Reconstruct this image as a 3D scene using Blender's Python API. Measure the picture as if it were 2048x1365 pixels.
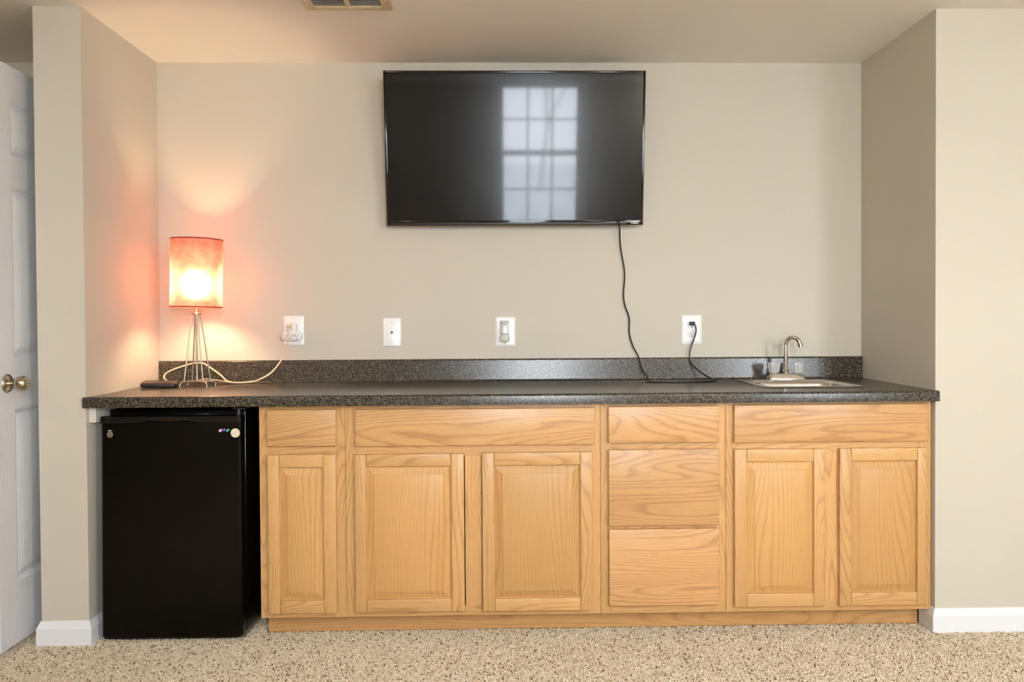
import bpy, bmesh, math, random
import numpy as np
from mathutils import Vector, Matrix
random.seed(7)
R = math.radians
for o in list(bpy.data.objects): bpy.data.objects.remove(o)
scene = bpy.context.scene
COL = scene.collection

# ------------------------------------------------------------------ camera
cam_d = bpy.data.cameras.new('camera'); cam = bpy.data.objects.new('camera', cam_d); COL.objects.link(cam)
scene.camera = cam
cam_d.sensor_width = 36.0
cam_d.lens = 1645.8 / 2048 * 36.0
cam_d.clip_start = 0.05
def _rot(yaw, pitch, roll):
    return Matrix.Rotation(yaw, 3, 'Z') @ Matrix.Rotation(pitch, 3, 'X') @ Matrix.Rotation(roll, 3, 'Y')
_m = _rot(-0.02123, -0.01598, 0.00627) @ Matrix.Rotation(R(90), 3, 'X')
cam.matrix_world = Matrix.Translation((-0.0427, -3.6496, 1.1419)) @ _m.to_4x4()

# ------------------------------------------------------------------ world, light, exposure
scene.view_settings.view_transform = 'Standard'
scene.view_settings.look = 'None'
scene.view_settings.gamma = 1.0
scene.view_settings.use_curve_mapping = False
scene.view_settings.exposure = 0.25
scene.cycles.max_bounces = 8
world = bpy.data.worlds.new('overcast_sky'); scene.world = world; world.use_nodes = True
wn = world.node_tree; wn.nodes.clear()
w_out = wn.nodes.new('ShaderNodeOutputWorld'); w_bg = wn.nodes.new('ShaderNodeBackground')
w_tc = wn.nodes.new('ShaderNodeTexCoord'); w_sep = wn.nodes.new('ShaderNodeSeparateXYZ'); w_r = wn.nodes.new('ShaderNodeValToRGB')
wn.links.new(w_tc.outputs['Generated'], w_sep.inputs[0]); wn.links.new(w_sep.outputs['Z'], w_r.inputs[0])
w_r.color_ramp.elements[0].position = 0.0; w_r.color_ramp.elements[0].color = (0.86, 0.93, 1.0, 1)
w_r.color_ramp.elements[1].position = 0.7; w_r.color_ramp.elements[1].color = (0.80, 0.90, 1.0, 1)
wn.links.new(w_r.outputs[0], w_bg.inputs[0]); w_bg.inputs[1].default_value = 39.5
wn.links.new(w_bg.outputs[0], w_out.inputs[0])
REAR = -4.75                      # inner face of the wall behind the camera
WIN = (0.01, 0.825, 0.91, 2.302)    # x0, x1, z0, z1 of the window
ADDED_WIN = (2.42, 3.08, 0.92, 2.10)    # second window, unseen, added to bring in more daylight
def portal(name, x0, x1, z0, z1):
    l = bpy.data.lights.new(name, 'AREA'); l.shape = 'RECTANGLE'; l.size = x1 - x0; l.size_y = z1 - z0
    l.cycles.is_portal = True
    o = bpy.data.objects.new(name, l); COL.objects.link(o)
    o.location = ((x0 + x1) / 2, REAR - 0.16, (z0 + z1) / 2); o.rotation_euler = (R(90), 0, 0)
portal('window_portal', *WIN); portal('window_added_portal', *ADDED_WIN)

# ------------------------------------------------------------------ dimensions
ZC = 0.900; CEIL = 2.312
AL, ALF, AR, ARF = -1.513, -1.528, 1.598, 1.596        # alcove side walls at the back and at the front
PL, PR = -0.631, -0.625                                  # fronts of the side walls
PLX = -1.699                                             # left face of the left partition
FR, DF = -0.600, -0.619                                  # face frame and door fronts

# ------------------------------------------------------------------ materials
def lin(c):
    return tuple(((v / 255) / 12.92 if v / 255 <= 0.04045 else (((v / 255) + 0.055) / 1.055) ** 2.4) for v in c) + (1,)
def mat(name, col=(128, 128, 128), rough=0.5, metal=0.0, spec=0.5, bump=0.0, bscale=200.0, var=0.0, vscale=6.0, **kw):
    m = bpy.data.materials.new(name); m.use_nodes = True; nt = m.node_tree; b = nt.nodes['Principled BSDF']
    c = lin(col) if max(col) > 1.0 else tuple(col) + (1,)
    b.inputs['Base Color'].default_value = c
    b.inputs['Roughness'].default_value = rough; b.inputs['Metallic'].default_value = metal
    b.inputs['Specular IOR Level'].default_value = spec
    for k, v in kw.items(): b.inputs[k.replace('_', ' ')].default_value = v
    tc = nt.nodes.new('ShaderNodeTexCoord')
    if bump > 0:
        n = nt.nodes.new('ShaderNodeTexNoise'); n.inputs['Scale'].default_value = bscale; n.inputs['Detail'].default_value = 3
        nt.links.new(tc.outputs['Object'], n.inputs['Vector'])
        bp = nt.nodes.new('ShaderNodeBump'); bp.inputs['Strength'].default_value = bump; bp.inputs['Distance'].default_value = 0.002
        nt.links.new(n.outputs['Fac'], bp.inputs['Height']); nt.links.new(bp.outputs[0], b.inputs['Normal'])
    if var > 0:
        n = nt.nodes.new('ShaderNodeTexNoise'); n.inputs['Scale'].default_value = vscale; n.inputs['Detail'].default_value = 4
        nt.links.new(tc.outputs['Object'], n.inputs['Vector'])
        mx = nt.nodes.new('ShaderNodeMix'); mx.data_type = 'RGBA'
        mx.inputs['A'].default_value = tuple(v * (1 - var) for v in c[:3]) + (1,)
        mx.inputs['B'].default_value = tuple(min(1, v * (1 + var)) for v in c[:3]) + (1,)
        nt.links.new(n.outputs['Fac'], mx.inputs['Factor']); nt.links.new(mx.outputs['Result'], b.inputs['Base Color'])
    return m
WALL = mat('beige_wall_paint', (204, 197, 182), 0.75, spec=0.25, bump=0.12, bscale=260, var=0.02, vscale=1.5)
CEILM = mat('ceiling_paint', (248, 244, 238), 0.85, spec=0.15, bump=0.12, bscale=220)
TRIM = mat('white_trim_paint', (236, 236, 238), 0.35, spec=0.5)
PLATE = mat('white_plastic', (242, 240, 238), 0.28)
PLATE2 = mat('shiny_white_plastic', (236, 234, 232), 0.18)
SLOT = mat('dark_slot', (30, 26, 24), 0.6)
STEEL = mat('brushed_stainless', (205, 200, 195), 0.27, metal=1.0, bump=0.05, bscale=900)
CHROME = mat('chrome', (225, 222, 218), 0.09, metal=1.0)
NICKEL = mat('satin_nickel', (188, 178, 160), 0.26, metal=1.0)
LAMPSTEEL = mat('brushed_lamp_steel', (176, 166, 152), 0.33, metal=1.0)
BLACKP = mat('glossy_black_plastic', (14, 12, 12), 0.12)
FRIDGEM = mat('black_fridge_enamel', (9, 7, 5), 0.18, spec=0.20, bump=0.05, bscale=70)
GASKET = mat('dark_rubber', (12, 12, 13), 0.6)
CORDB = mat('black_cord_rubber', (22, 19, 18), 0.35)
CORDW = mat('cream_cord_vinyl', (222, 200, 168), 0.4)
CREAM = mat('clear_cream_plug', (215, 200, 160), 0.25)
GREYP = mat('grey_plastic', (175, 172, 170), 0.4)
LOGO = mat('silver_print', (225, 218, 205), 0.4)
LOGOG = mat('tan_print', (205, 195, 160), 0.4)
HALL = mat('hall_wall_paint', (190, 178, 150), 0.8, spec=0.2)

def oak(name, horiz, light=(210, 166, 110), dark=(162, 111, 62), phase=34.0, lines=60.0):
    m = bpy.data.materials.new(name); m.use_nodes = True; nt = m.node_tree; b = nt.nodes['Principled BSDF']; N = nt.nodes.new; L = nt.links.new
    tc = N('ShaderNodeTexCoord'); oi = N('ShaderNodeObjectInfo'); sx = N('ShaderNodeSeparateXYZ'); L(tc.outputs['Object'], sx.inputs[0])
    def mth(op, a, bb=None, c=None):
        n = N('ShaderNodeMath'); n.operation = op
        for i, v in enumerate((a, bb, c)):
            if v is None: continue
            if isinstance(v, (int, float)): n.inputs[i].default_value = v
            else: L(v, n.inputs[i])
        return n.outputs[0]
    A = sx.outputs['Z'] if horiz else sx.outputs['X']; G = sx.outputs['X'] if horiz else sx.outputs['Z']
    A = mth('MULTIPLY_ADD', oi.outputs['Random'], 7.3, A); G = mth('MULTIPLY_ADD', oi.outputs['Random'], 31.7, G)
    def vec(sa, sg, sd=1.0):
        c = N('ShaderNodeCombineXYZ'); L(mth('MULTIPLY', A, sa), c.inputs[0]); L(mth('MULTIPLY', G, sg), c.inputs[1]); L(mth('MULTIPLY', sx.outputs['Y'], sd), c.inputs[2]); return c.outputs[0]
    def noise(v, det=2.0, rgh=0.5):
        n = N('ShaderNodeTexNoise'); n.inputs['Scale'].default_value = 1.0; n.inputs['Detail'].default_value = det; n.inputs['Roughness'].default_value = rgh; L(v, n.inputs['Vector']); return n.outputs['Fac']
    n1 = noise(vec(6.0, 0.7, 4.0), 1.0)
    n2 = noise(vec(45.0, 9.0, 10.0), 2.0)
    ph = mth('MULTIPLY_ADD', n1, phase, mth('MULTIPLY', A, lines)); ph = mth('MULTIPLY_ADD', n2, 0.35, ph)
    fr = mth('FRACT', ph)
    ring = N('ShaderNodeValToRGB'); L(fr, ring.inputs[0]); e = ring.color_ramp.elements
    e[0].position = 0.0; e[0].color = (0.15, 0.15, 0.15, 1); e[1].position = 1.0; e[1].color = (0.15, 0.15, 0.15, 1)
    for p, v in ((0.45, 0.0), (0.72, 0.30), (0.88, 0.9), (0.96, 0.75)):
        q = e.new(p); q.color = (v, v, v, 1)
    pores = noise(vec(620.0, 16.0, 60.0), 2.0, 0.6); pr = N('ShaderNodeValToRGB'); L(pores, pr.inputs[0])
    pr.color_ramp.elements[0].position = 0.30; pr.color_ramp.elements[0].color = (1, 1, 1, 1)
    pr.color_ramp.elements[1].position = 0.50; pr.color_ramp.elements[1].color = (0, 0, 0, 1)
    blot = noise(vec(9.0, 1.6, 3.0), 3.0)
    f = mth('MULTIPLY', ring.outputs[0], mth('MULTIPLY_ADD', noise(vec(260.0, 10.0, 60.0), 2.0), 0.9, 0.20))
    f = mth('ADD', mth('MULTIPLY', f, 0.82), mth('MULTIPLY', pr.outputs[0], 0.32))
    f = mth('ADD', f, mth('MULTIPLY_ADD', blot, 0.5, -0.25)); f = mth('MAXIMUM', mth('MINIMUM', f, 1.0), 0.0)
    mx = N('ShaderNodeMix'); mx.data_type = 'RGBA'; mx.inputs['A'].default_value = lin(light); mx.inputs['B'].default_value = lin(dark)
    L(f, mx.inputs['Factor'])
    hv = N('ShaderNodeHueSaturation'); L(mx.outputs['Result'], hv.inputs['Color']); L(mth('MULTIPLY_ADD', oi.outputs['Random'], 0.14, 0.93), hv.inputs['Value'])
    L(hv.outputs[0], b.inputs['Base Color'])
    b.inputs['Roughness'].default_value = 0.33; b.inputs['Specular IOR Level'].default_value = 0.45
    bp = N('ShaderNodeBump'); bp.inputs['Strength'].default_value = 0.12; bp.inputs['Distance'].default_value = 0.0015; bp.invert = True
    L(f, bp.inputs['Height']); L(bp.outputs[0], b.inputs['Normal'])
    return m
OAKV = oak('oak_vertical_grain', False); OAKH = oak('oak_horizontal_grain', True)
OAKP = oak('oak_panel_grain', False, (205, 160, 102), (172, 125, 70), 14.0, 80.0)
OAKT = oak('oak_toe_kick', True, (203, 156, 102), (162, 112, 64), 22.0, 50.0)
OAKS = oak('oak_drawer_grain', True, (210, 165, 112), (158, 107, 64), 30.0, 34.0)

def laminate():
    m = bpy.data.materials.new('speckled_granite_laminate'); m.use_nodes = True; nt = m.node_tree; b = nt.nodes['Principled BSDF']; N = nt.nodes.new; L = nt.links.new
    tc = N('ShaderNodeTexCoord')
    def noise(s, d=2.0, dist=0.0):
        n = N('ShaderNodeTexNoise'); n.inputs['Scale'].default_value = s; n.inputs['Detail'].default_value = d; n.inputs['Distortion'].default_value = dist
        L(tc.outputs['Object'], n.inputs['Vector']); return n.outputs['Fac']
    def ramp(f, *st):
        r = N('ShaderNodeValToRGB'); L(f, r.inputs[0]); e = r.color_ramp.elements
        e[0].position, e[0].color = st[0][0], lin(st[0][1]); e[1].position, e[1].color = st[-1][0], lin(st[-1][1])
        for p, c in st[1:-1]: q = e.new(p); q.color = lin(c)
        return r.outputs[0]
    base = ramp(noise(150, 3, 0.6), (0.38, (16, 14, 13)), (0.52, (44, 41, 38)), (0.66, (78, 70, 60)))
    fl = ramp(noise(330, 2, 1.6), (0.57, (0, 0, 0)), (0.66, (255, 255, 255)))
    mx = N('ShaderNodeMix'); mx.data_type = 'RGBA'; L(fl, mx.inputs['Factor']); L(base, mx.inputs['A']); mx.inputs['B'].default_value = lin((158, 146, 122))
    L(mx.outputs['Result'], b.inputs['Base Color'])
    b.inputs['Roughness'].default_value = 0.22; b.inputs['Specular IOR Level'].default_value = 0.42
    bp = N('ShaderNodeBump'); bp.inputs['Strength'].default_value = 0.05; bp.inputs['Distance'].default_value = 0.0006
    L(noise(420, 2), bp.inputs['Height']); L(bp.outputs[0], b.inputs['Normal'])
    return m
LAM = laminate()

def screen_mat():
    m = bpy.data.materials.new('television_screen'); m.use_nodes = True; nt = m.node_tree; N = nt.nodes.new; L = nt.links.new
    b = nt.nodes['Principled BSDF']; out = nt.nodes['Material Output']
    b.inputs['Base Color'].default_value = lin((12, 10, 9)); b.inputs['Roughness'].default_value = 0.045; b.inputs['Specular IOR Level'].default_value = 0.26
    b2 = N('ShaderNodeBsdfPrincipled'); b2.inputs['Base Color'].default_value = lin((12, 9, 6)); b2.inputs['Roughness'].default_value = 0.20; b2.inputs['Specular IOR Level'].default_value = 0.38
    tc = N('ShaderNodeTexCoord'); v = N('ShaderNodeTexVoronoi'); v.inputs['Scale'].default_value = 38; v.inputs['Randomness'].default_value = 1.0
    L(tc.outputs['Object'], v.inputs['Vector'])
    r = N('ShaderNodeValToRGB'); L(v.outputs['Distance'], r.inputs[0]); e = r.color_ramp.elements
    e[0].position = 0.03; e[0].color = lin((70, 68, 66)); e[1].position = 0.06; e[1].color = lin((12, 10, 9))
    L(r.outputs[0], b2.inputs['Base Color'])
    mx = N('ShaderNodeMixShader'); mx.inputs[0].default_value = 0.34
    L(b.outputs[0], mx.inputs[1]); L(b2.outputs[0], mx.inputs[2]); L(mx.outputs[0], out.inputs[0])
    return m
SCREEN = screen_mat()

def thin_glass(name, tint=(1, 1, 1), fac=0.06):
    m = bpy.data.materials.new(name); m.use_nodes = True; nt = m.node_tree; N = nt.nodes.new; L = nt.links.new
    nt.nodes.remove(nt.nodes['Principled BSDF']); out = nt.nodes['Material Output']
    t = N('ShaderNodeBsdfTransparent'); t.inputs[0].default_value = tuple(tint) + (1,)
    g = N('ShaderNodeBsdfGlossy'); g.inputs['Roughness'].default_value = 0.02
    mx = N('ShaderNodeMixShader'); mx.inputs[0].default_value = fac
    L(t.outputs[0], mx.inputs[1]); L(g.outputs[0], mx.inputs[2]); L(mx.outputs[0], out.inputs[0]); return m
PANE = thin_glass('window_pane_glass')
CLEAR = mat('clear_acrylic', (252, 252, 252), 0.07, Transmission_Weight=0.66, IOR=1.49)

def shade_mat():
    m = bpy.data.materials.new('red_parchment_shade'); m.use_nodes = True; nt = m.node_tree; N = nt.nodes.new; L = nt.links.new
    nt.nodes.remove(nt.nodes['Principled BSDF']); out = nt.nodes['Material Output']
    tc = N('ShaderNodeTexCoord'); n = N('ShaderNodeTexNoise'); n.inputs['Scale'].default_value = 14; n.inputs['Detail'].default_value = 8; n.inputs['Roughness'].default_value = 0.65
    L(tc.outputs['Object'], n.inputs['Vector'])
    r = N('ShaderNodeValToRGB'); L(n.outputs['Fac'], r.inputs[0]); e = r.color_ramp.elements
    e[0].position = 0.30; e[0].color = (0.62, 0.12, 0.09, 1); e[1].position = 0.62; e[1].color = (0.84, 0.30, 0.22, 1)
    d = N('ShaderNodeBsdfDiffuse'); t = N('ShaderNodeBsdfTranslucent'); L(r.outputs[0], d.inputs[0]); L(r.outputs[0], t.inputs[0])
    mx = N('ShaderNodeMixShader'); mx.inputs[0].default_value = 0.15
    L(d.outputs[0], mx.inputs[1]); L(t.outputs[0], mx.inputs[2])
    rf = N('ShaderNodeBsdfRefraction'); rf.inputs['Roughness'].default_value = 1.0; rf.inputs['IOR'].default_value = 1.30; rf.inputs['Color'].default_value = (0.98, 0.66, 0.56, 1)
    m2 = N('ShaderNodeMixShader'); m2.inputs[0].default_value = 0.085
    L(mx.outputs[0], m2.inputs[1]); L(rf.outputs[0], m2.inputs[2]); L(m2.outputs[0], out.inputs[0]); return m
SHADE = shade_mat()
SHADERIM = mat('dark_red_rim_tape', (140, 45, 38), 0.7)
BULB = mat('lit_bulb', (255, 220, 170), 0.5, Emission_Color=(1.0, 0.76, 0.46, 1), Emission_Strength=250.0)

# ------------------------------------------------------------------ object helpers
def link(name, bm, m, parent=None, smooth=35, loc=None):
    me = bpy.data.meshes.new(name)
    bmesh.ops.recalc_face_normals(bm, faces=bm.faces[:])
    bm.to_mesh(me); bm.free()
    if smooth:
        for p in me.polygons: p.use_smooth = True
        me.set_sharp_from_angle(angle=R(smooth))
    for mm in (m if isinstance(m, (list, tuple)) else [m]): me.materials.append(mm)
    o = bpy.data.objects.new(name, me); COL.objects.link(o)
    if parent:
        o.parent = parent
        # geometry is written in world metres: move it into the parent's frame
        off = Vector((0, 0, 0)); q = parent
        while q: off += Vector(q.location); q = q.parent
        me.transform(Matrix.Translation(-off))
    elif loc is not None:
        me.transform(Matrix.Translation(-Vector(loc))); o.location = loc
    return o
def thing(name, label, cat, loc, group=None):
    o = bpy.data.objects.new(name, None); COL.objects.link(o); o.location = loc; o.empty_display_size = 0.05
    return tag(o, label, cat, group)
def tag(o, label=None, cat=None, group=None, kind=None):
    if label: o['label'] = label
    if cat: o['category'] = cat
    if group: o['group'] = group
    if kind: o['kind'] = kind
    return o
def struct(name, bm, m, label=None, smooth=35):
    o = link(name, bm, m, None, smooth); o['kind'] = 'structure'
    if label: o['label'] = label
    return o
def box(bm, x0, x1, y0, y1, z0, z1, bev=0.0, seg=2):
    b = bmesh.new(); bmesh.ops.create_cube(b, size=1.0)
    for v in b.verts: v.co = Vector(((x0 + x1) / 2 + v.co.x * (x1 - x0), (y0 + y1) / 2 + v.co.y * (y1 - y0), (z0 + z1) / 2 + v.co.z * (z1 - z0)))
    if bev: bmesh.ops.bevel(b, geom=b.edges[:], offset=bev, segments=seg, profile=0.5, affect='EDGES')
    join(bm, b); return bm
def join(bm, b, mtx=None, mi=0):
    me = bpy.data.meshes.new('t'); b.to_mesh(me); b.free()
    if mtx is not None: me.transform(mtx)
    n = len(bm.faces); bm.from_mesh(me); bpy.data.meshes.remove(me)
    if mi:
        bm.faces.ensure_lookup_table()
        for f in bm.faces[n:]: f.material_index = mi
def B(*a, **k): return box(bmesh.new(), *a, **k)
def prism(bm, pts, axis, a, b_):
    """closed polygon pts (2D) extruded along axis from a to b_"""
    def P(p, t): return {'X': (t, p[0], p[1]), 'Y': (p[0], t, p[1]), 'Z': (p[0], p[1], t)}[axis]
    v0 = [bm.verts.new(P(p, a)) for p in pts]; v1 = [bm.verts.new(P(p, b_)) for p in pts]; n = len(pts)
    bm.faces.new(v0); bm.faces.new(v1[::-1])
    for i in range(n): bm.faces.new((v0[i], v0[(i + 1) % n], v1[(i + 1) % n], v1[i]))
    return bm
def cyl(bm, p0, p1, r0, r1=None, n=20, cap=True):
    p0 = Vector(p0); p1 = Vector(p1); r1 = r0 if r1 is None else r1; d = (p1 - p0)
    q = d.to_track_quat('Z', 'Y'); va = []; vb = []
    for i in range(n):
        a = 2 * math.pi * i / n; c = Vector((math.cos(a), math.sin(a), 0))
        va.append(bm.verts.new(p0 + q @ (c * r0))); vb.append(bm.verts.new(p1 + q @ (c * r1)))
    for i in range(n): bm.faces.new((va[i], va[(i + 1) % n], vb[(i + 1) % n], vb[i]))
    if cap: bm.faces.new(va[::-1]); bm.faces.new(vb)
    return bm
def lathe(bm, prof, mtx=None, n=32, flute=None):
    """prof: list of (r, h) revolved about +Z"""
    b = bmesh.new(); rings = []
    for r, h in prof:
        if r < 1e-6: rings.append([b.verts.new((0, 0, h))])
        else: rings.append([b.verts.new(((r * (1 + (flute[1] * math.cos(flute[0] * 2 * math.pi * i / n) if flute else 0))) * math.cos(2 * math.pi * i / n), (r * (1 + (flute[1] * math.cos(flute[0] * 2 * math.pi * i / n) if flute else 0))) * math.sin(2 * math.pi * i / n), h)) for i in range(n)])
    for a, c in zip(rings, rings[1:]):
        if len(a) == 1 and len(c) == 1: continue
        for i in range(n):
            j = (i + 1) % n
            if len(a) == 1: b.faces.new((a[0], c[i], c[j]))
            elif len(c) == 1: b.faces.new((a[i], a[j], c[0]))
            else: b.faces.new((a[i], a[j], c[j], c[i]))
    join(bm, b, mtx); return bm
def spline(pts, sub=8):
    P = [Vector(p) for p in pts]; out = []
    for i in range(len(P) - 1):
        a = P[max(i - 1, 0)]; b = P[i]; c = P[i + 1]; d = P[min(i + 2, len(P) - 1)]
        for k in range(sub):
            t = k / sub; out.append(0.5 * ((2 * b) + (c - a) * t + (2 * a - 5 * b + 4 * c - d) * t * t + (3 * b - a - 3 * c + d) * t ** 3))
    out.append(P[-1]); return out
def tube(bm, pts, r, n=12, sub=8, smooth=True, flat=None):
    """r: radius or list; flat=(a, b): elliptical section"""
    P = spline(pts, sub) if smooth else [Vector(p) for p in pts]
    rings = []; N = len(P); up = Vector((0, 0, 1)); prev = None
    for i, p in enumerate(P):
        d = (P[min(i + 1, N - 1)] - P[max(i - 1, 0)]).normalized()
        if prev is None:
            s = d.cross(up)
            if s.length < 0.05: s = d.cross(Vector((0, 1, 0)))
            s.normalize()
        else:
            s = prev - d * prev.dot(d); s.normalize()
        prev = s; u = s.cross(d).normalized(); ra, rb = (flat if flat else (r, r))
        rings.append([bm.verts.new(p + s * (ra * math.cos(2 * math.pi * k / n)) + u * (rb * math.sin(2 * math.pi * k / n))) for k in range(n)])
    for a, b in zip(rings, rings[1:]):
        for k in range(n): bm.faces.new((a[k], a[(k + 1) % n], b[(k + 1) % n], b[k]))
    bm.faces.new(rings[0][::-1]); bm.faces.new(rings[-1]); return bm
def rrect(w, h, r, n=5):
    out = []
    for cx, cy, a0 in ((w / 2 - r, h / 2 - r, 0), (-w / 2 + r, h / 2 - r, 90), (-w / 2 + r, -h / 2 + r, 180), (w / 2 - r, -h / 2 + r, 270)):
        for i in range(n + 1):
            a = R(a0 + 90 * i / n); out.append((cx + r * math.cos(a), cy + r * math.sin(a)))
    return out
def loft(bm, rings, cap=True):
    V = [[bm.verts.new(p) for p in ring] for ring in rings]; n = len(V[0])
    for a, b in zip(V, V[1:]):
        for i in range(n): bm.faces.new((a[i], a[(i + 1) % n], b[(i + 1) % n], b[i]))
    if cap: bm.faces.new(V[0][::-1]); bm.faces.new(V[-1])
    return bm
def text_mesh(name, s, size, m, parent, mtx, extrude=0.0003, spacing=1.0, bold=0.0):
    cu = bpy.data.curves.new(name, 'FONT'); cu.body = s; cu.size = size; cu.extrude = extrude; cu.align_x = 'CENTER'; cu.align_y = 'CENTER'; cu.space_character = spacing; cu.offset = bold
    tmp = bpy.data.objects.new('t', cu); COL.objects.link(tmp)
    dg = bpy.context.evaluated_depsgraph_get(); me = bpy.data.meshes.new_from_object(tmp.evaluated_get(dg)); bpy.data.objects.remove(tmp)
    me.transform(mtx); me.materials.clear(); me.materials.append(m); o = bpy.data.objects.new(name, me); COL.objects.link(o)
    o.parent = parent; off = Vector((0, 0, 0)); q = parent
    while q: off += Vector(q.location); q = q.parent
    me.transform(Matrix.Translation(-off)); return o
FACE = Matrix.Rotation(R(90), 4, 'X')      # text plane facing the camera (-y)

# ================================================================== ROOM SHELL
XL, XR = -6.0, 4.75
# floor / ceiling
struct('floor', B(XL - .1, XR + .1, REAR - .15, 1.5, -0.12, -0.008), mat('carpet_backing', (185, 162, 130), 0.95, var=0.1, vscale=120))
struct('ceiling', B(XL - .1, XR + .1, REAR - .15, 1.5, CEIL, CEIL + .12), CEILM)
# back wall with the doorway at the far left
DX0, DX1, DH = -2.54, -1.775, 2.10
bm = bmesh.new(); box(bm, DX1, XR + .1, 0, .11, -.1, CEIL); box(bm, XL - .1, DX0, 0, .11, -.1, CEIL); box(bm, DX0, DX1, 0, .11, DH, CEIL)
struct('wall_back', bm, WALL, smooth=0)
bm = bmesh.new(); prism(bm, [(PLX, PL), (ALF, PL), (AL, 0.0), (PLX, 0.0)], 'Z', -.1, CEIL)
struct('wall_left_return', bm, WALL, smooth=0)
bm = bmesh.new(); prism(bm, [(ARF, PR), (XR + .1, PR), (XR + .1, 0.0), (AR, 0.0)], 'Z', -.1, CEIL)
struct('wall_right_return', bm, WALL, smooth=0)
struct('wall_left', B(XL - .1, XL, REAR - .15, 1.5, -.1, CEIL), WALL, smooth=0)
struct('wall_right', B(XR, XR + .1, REAR - .15, PR, -.1, CEIL), WALL, smooth=0)
bm = bmesh.new(); y0, y1 = REAR - .15, REAR
box(bm, XL, WIN[0], y0, y1, -.1, CEIL); box(bm, WIN[1], ADDED_WIN[0], y0, y1, -.1, CEIL); box(bm, ADDED_WIN[1], XR, y0, y1, -.1, CEIL)
box(bm, WIN[0], WIN[1], y0, y1, -.1, WIN[2]); box(bm, WIN[0], WIN[1], y0, y1, WIN[3], CEIL); box(bm, ADDED_WIN[0], ADDED_WIN[1], y0, y1, ADDED_WIN[3], CEIL); box(bm, ADDED_WIN[0], ADDED_WIN[1], y0, y1, -.1, ADDED_WIN[2] - .02)
struct('wall_rear', bm, WALL, smooth=0)
bm = bmesh.new(); box(bm, XL, -1.4, 1.4, 1.5, -.1, CEIL); box(bm, -1.5, -1.4, .11, 1.4, -.1, CEIL)
struct('wall_hall', bm, HALL, smooth=0)

# baseboards: moulded profile swept with mitred corners
BP = [(0, -.01), (.014, -.01), (.014, .058), (.011, .062), (.0105, .066), (.006, .076), (.004, .082), (0, .084)]
def baseboard(name, path, out_sign=1):
    bm = bmesh.new(); P = [Vector((x, y)) for x, y in path]; rings = []
    for i, p in enumerate(P):
        ns = []
        for a, b in ((i - 1, i), (i, i + 1)):
            if a < 0 or b >= len(P): continue
            d = (P[b] - P[a]).normalized(); ns.append(Vector((d.y, -d.x)) * out_sign)
        m = ns[0] if len(ns) == 1 else (ns[0] + ns[1]) / (1 + ns[0].dot(ns[1]))
        rings.append([(p.x + m.x * o, p.y + m.y * o, z) for o, z in BP])
    loft(bm, rings); return struct(name, bm, TRIM, smooth=30)
baseboard('baseboard_left', [(PLX, -0.005), (PLX, PL), (ALF, PL), (AL - .0005, -0.03)])
baseboard('baseboard_right', [(AR, -0.53), (ARF, PR), (XR, PR)])
baseboard('baseboard_right_side', [(XR, PR - .015), (XR, REAR)])
baseboard('baseboard_left_side', [(XL, REAR), (XL, -0.002)])
baseboard('baseboard_rear', [(XR, REAR), (XL + .015, REAR)])

# doorway casing
bm = bmesh.new()
for a, b in ((DX0 - .06, DX0 + .004), (DX1 - .004, DX1 + .055)): box(bm, a, b, -.016, 0, -.005, DH + .06, bev=.004)
box(bm, DX0 + .004, DX1 - .004, -.016, 0, DH - .004, DH + .06, bev=.004)
struct('trim_1', bm, TRIM)

# ------------------------------------------------------------------ six panel door, standing open at right angles
def panelled_face(bm, us, vs, panels, P, sgn):
    """us, vs: breakpoints; panels: set of (i, j) cells that are raised panels; P(u, v, d) -> point"""
    def quad(pts):
        bm.faces.new([bm.verts.new(P(*p)) for p in pts])
    for i in range(len(us) - 1):
        for j in range(len(vs) - 1):
            u0, u1, v0, v1 = us[i], us[i + 1], vs[j], vs[j + 1]
            if (i, j) not in panels: quad([(u0, v0, 0), (u1, v0, 0), (u1, v1, 0), (u0, v1, 0)]); continue
            prev = None
            for ins, dep in ((0, 0), (.004, .0015), (.008, .0035), (.013, .011), (.020, .0115), (.050, .002), (.052, .0015)):
                ring = [(u0 + ins, v0 + ins, dep), (u1 - ins, v0 + ins, dep), (u1 - ins, v1 - ins, dep), (u0 + ins, v1 - ins, dep)]
                vsr = [bm.verts.new(P(*p)) for p in ring]
                if prev:
                    for k in range(4): bm.faces.new((prev[k], prev[(k + 1) % 4], vsr[(k + 1) % 4], vsr[k]))
                prev = vsr
            bm.faces.new(prev)
DZ0, DZ1, DY0, DY1, DXF = 0.022, 2.085, -0.777, -0.012, -1.760
us = [0, .105, .335, .430, .660, DY1 - DY0]
vs = [DZ0, .243, .863, 1.043, 1.660, 1.767, 1.968, DZ1]
cells = {(1, 1), (3, 1), (1, 3), (3, 3), (1, 5), (3, 5)}
bm = bmesh.new()
panelled_face(bm, us, vs, cells, lambda u, v, d: (DXF - d, DY0 + u, v), 1)
panelled_face(bm, us, vs, cells, lambda u, v, d: (DXF - .035 + d, DY0 + u, v), 1)
for q in ([(DXF, DY0, DZ0), (DXF - .035, DY0, DZ0), (DXF - .035, DY0, DZ1), (DXF, DY0, DZ1)], [(DXF, DY1, DZ0), (DXF - .035, DY1, DZ0), (DXF - .035, DY1, DZ1), (DXF, DY1, DZ1)],
          [(DXF, DY0, DZ1), (DXF - .035, DY0, DZ1), (DXF - .035, DY1, DZ1), (DXF, DY1, DZ1)], [(DXF, DY0, DZ0), (DXF - .035, DY0, DZ0), (DXF - .035, DY1, DZ0), (DXF, DY1, DZ0)]):
    bm.faces.new([bm.verts.new(p) for p in q])
bmesh.ops.remove_doubles(bm, verts=bm.verts[:], dist=1e-5)
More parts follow.
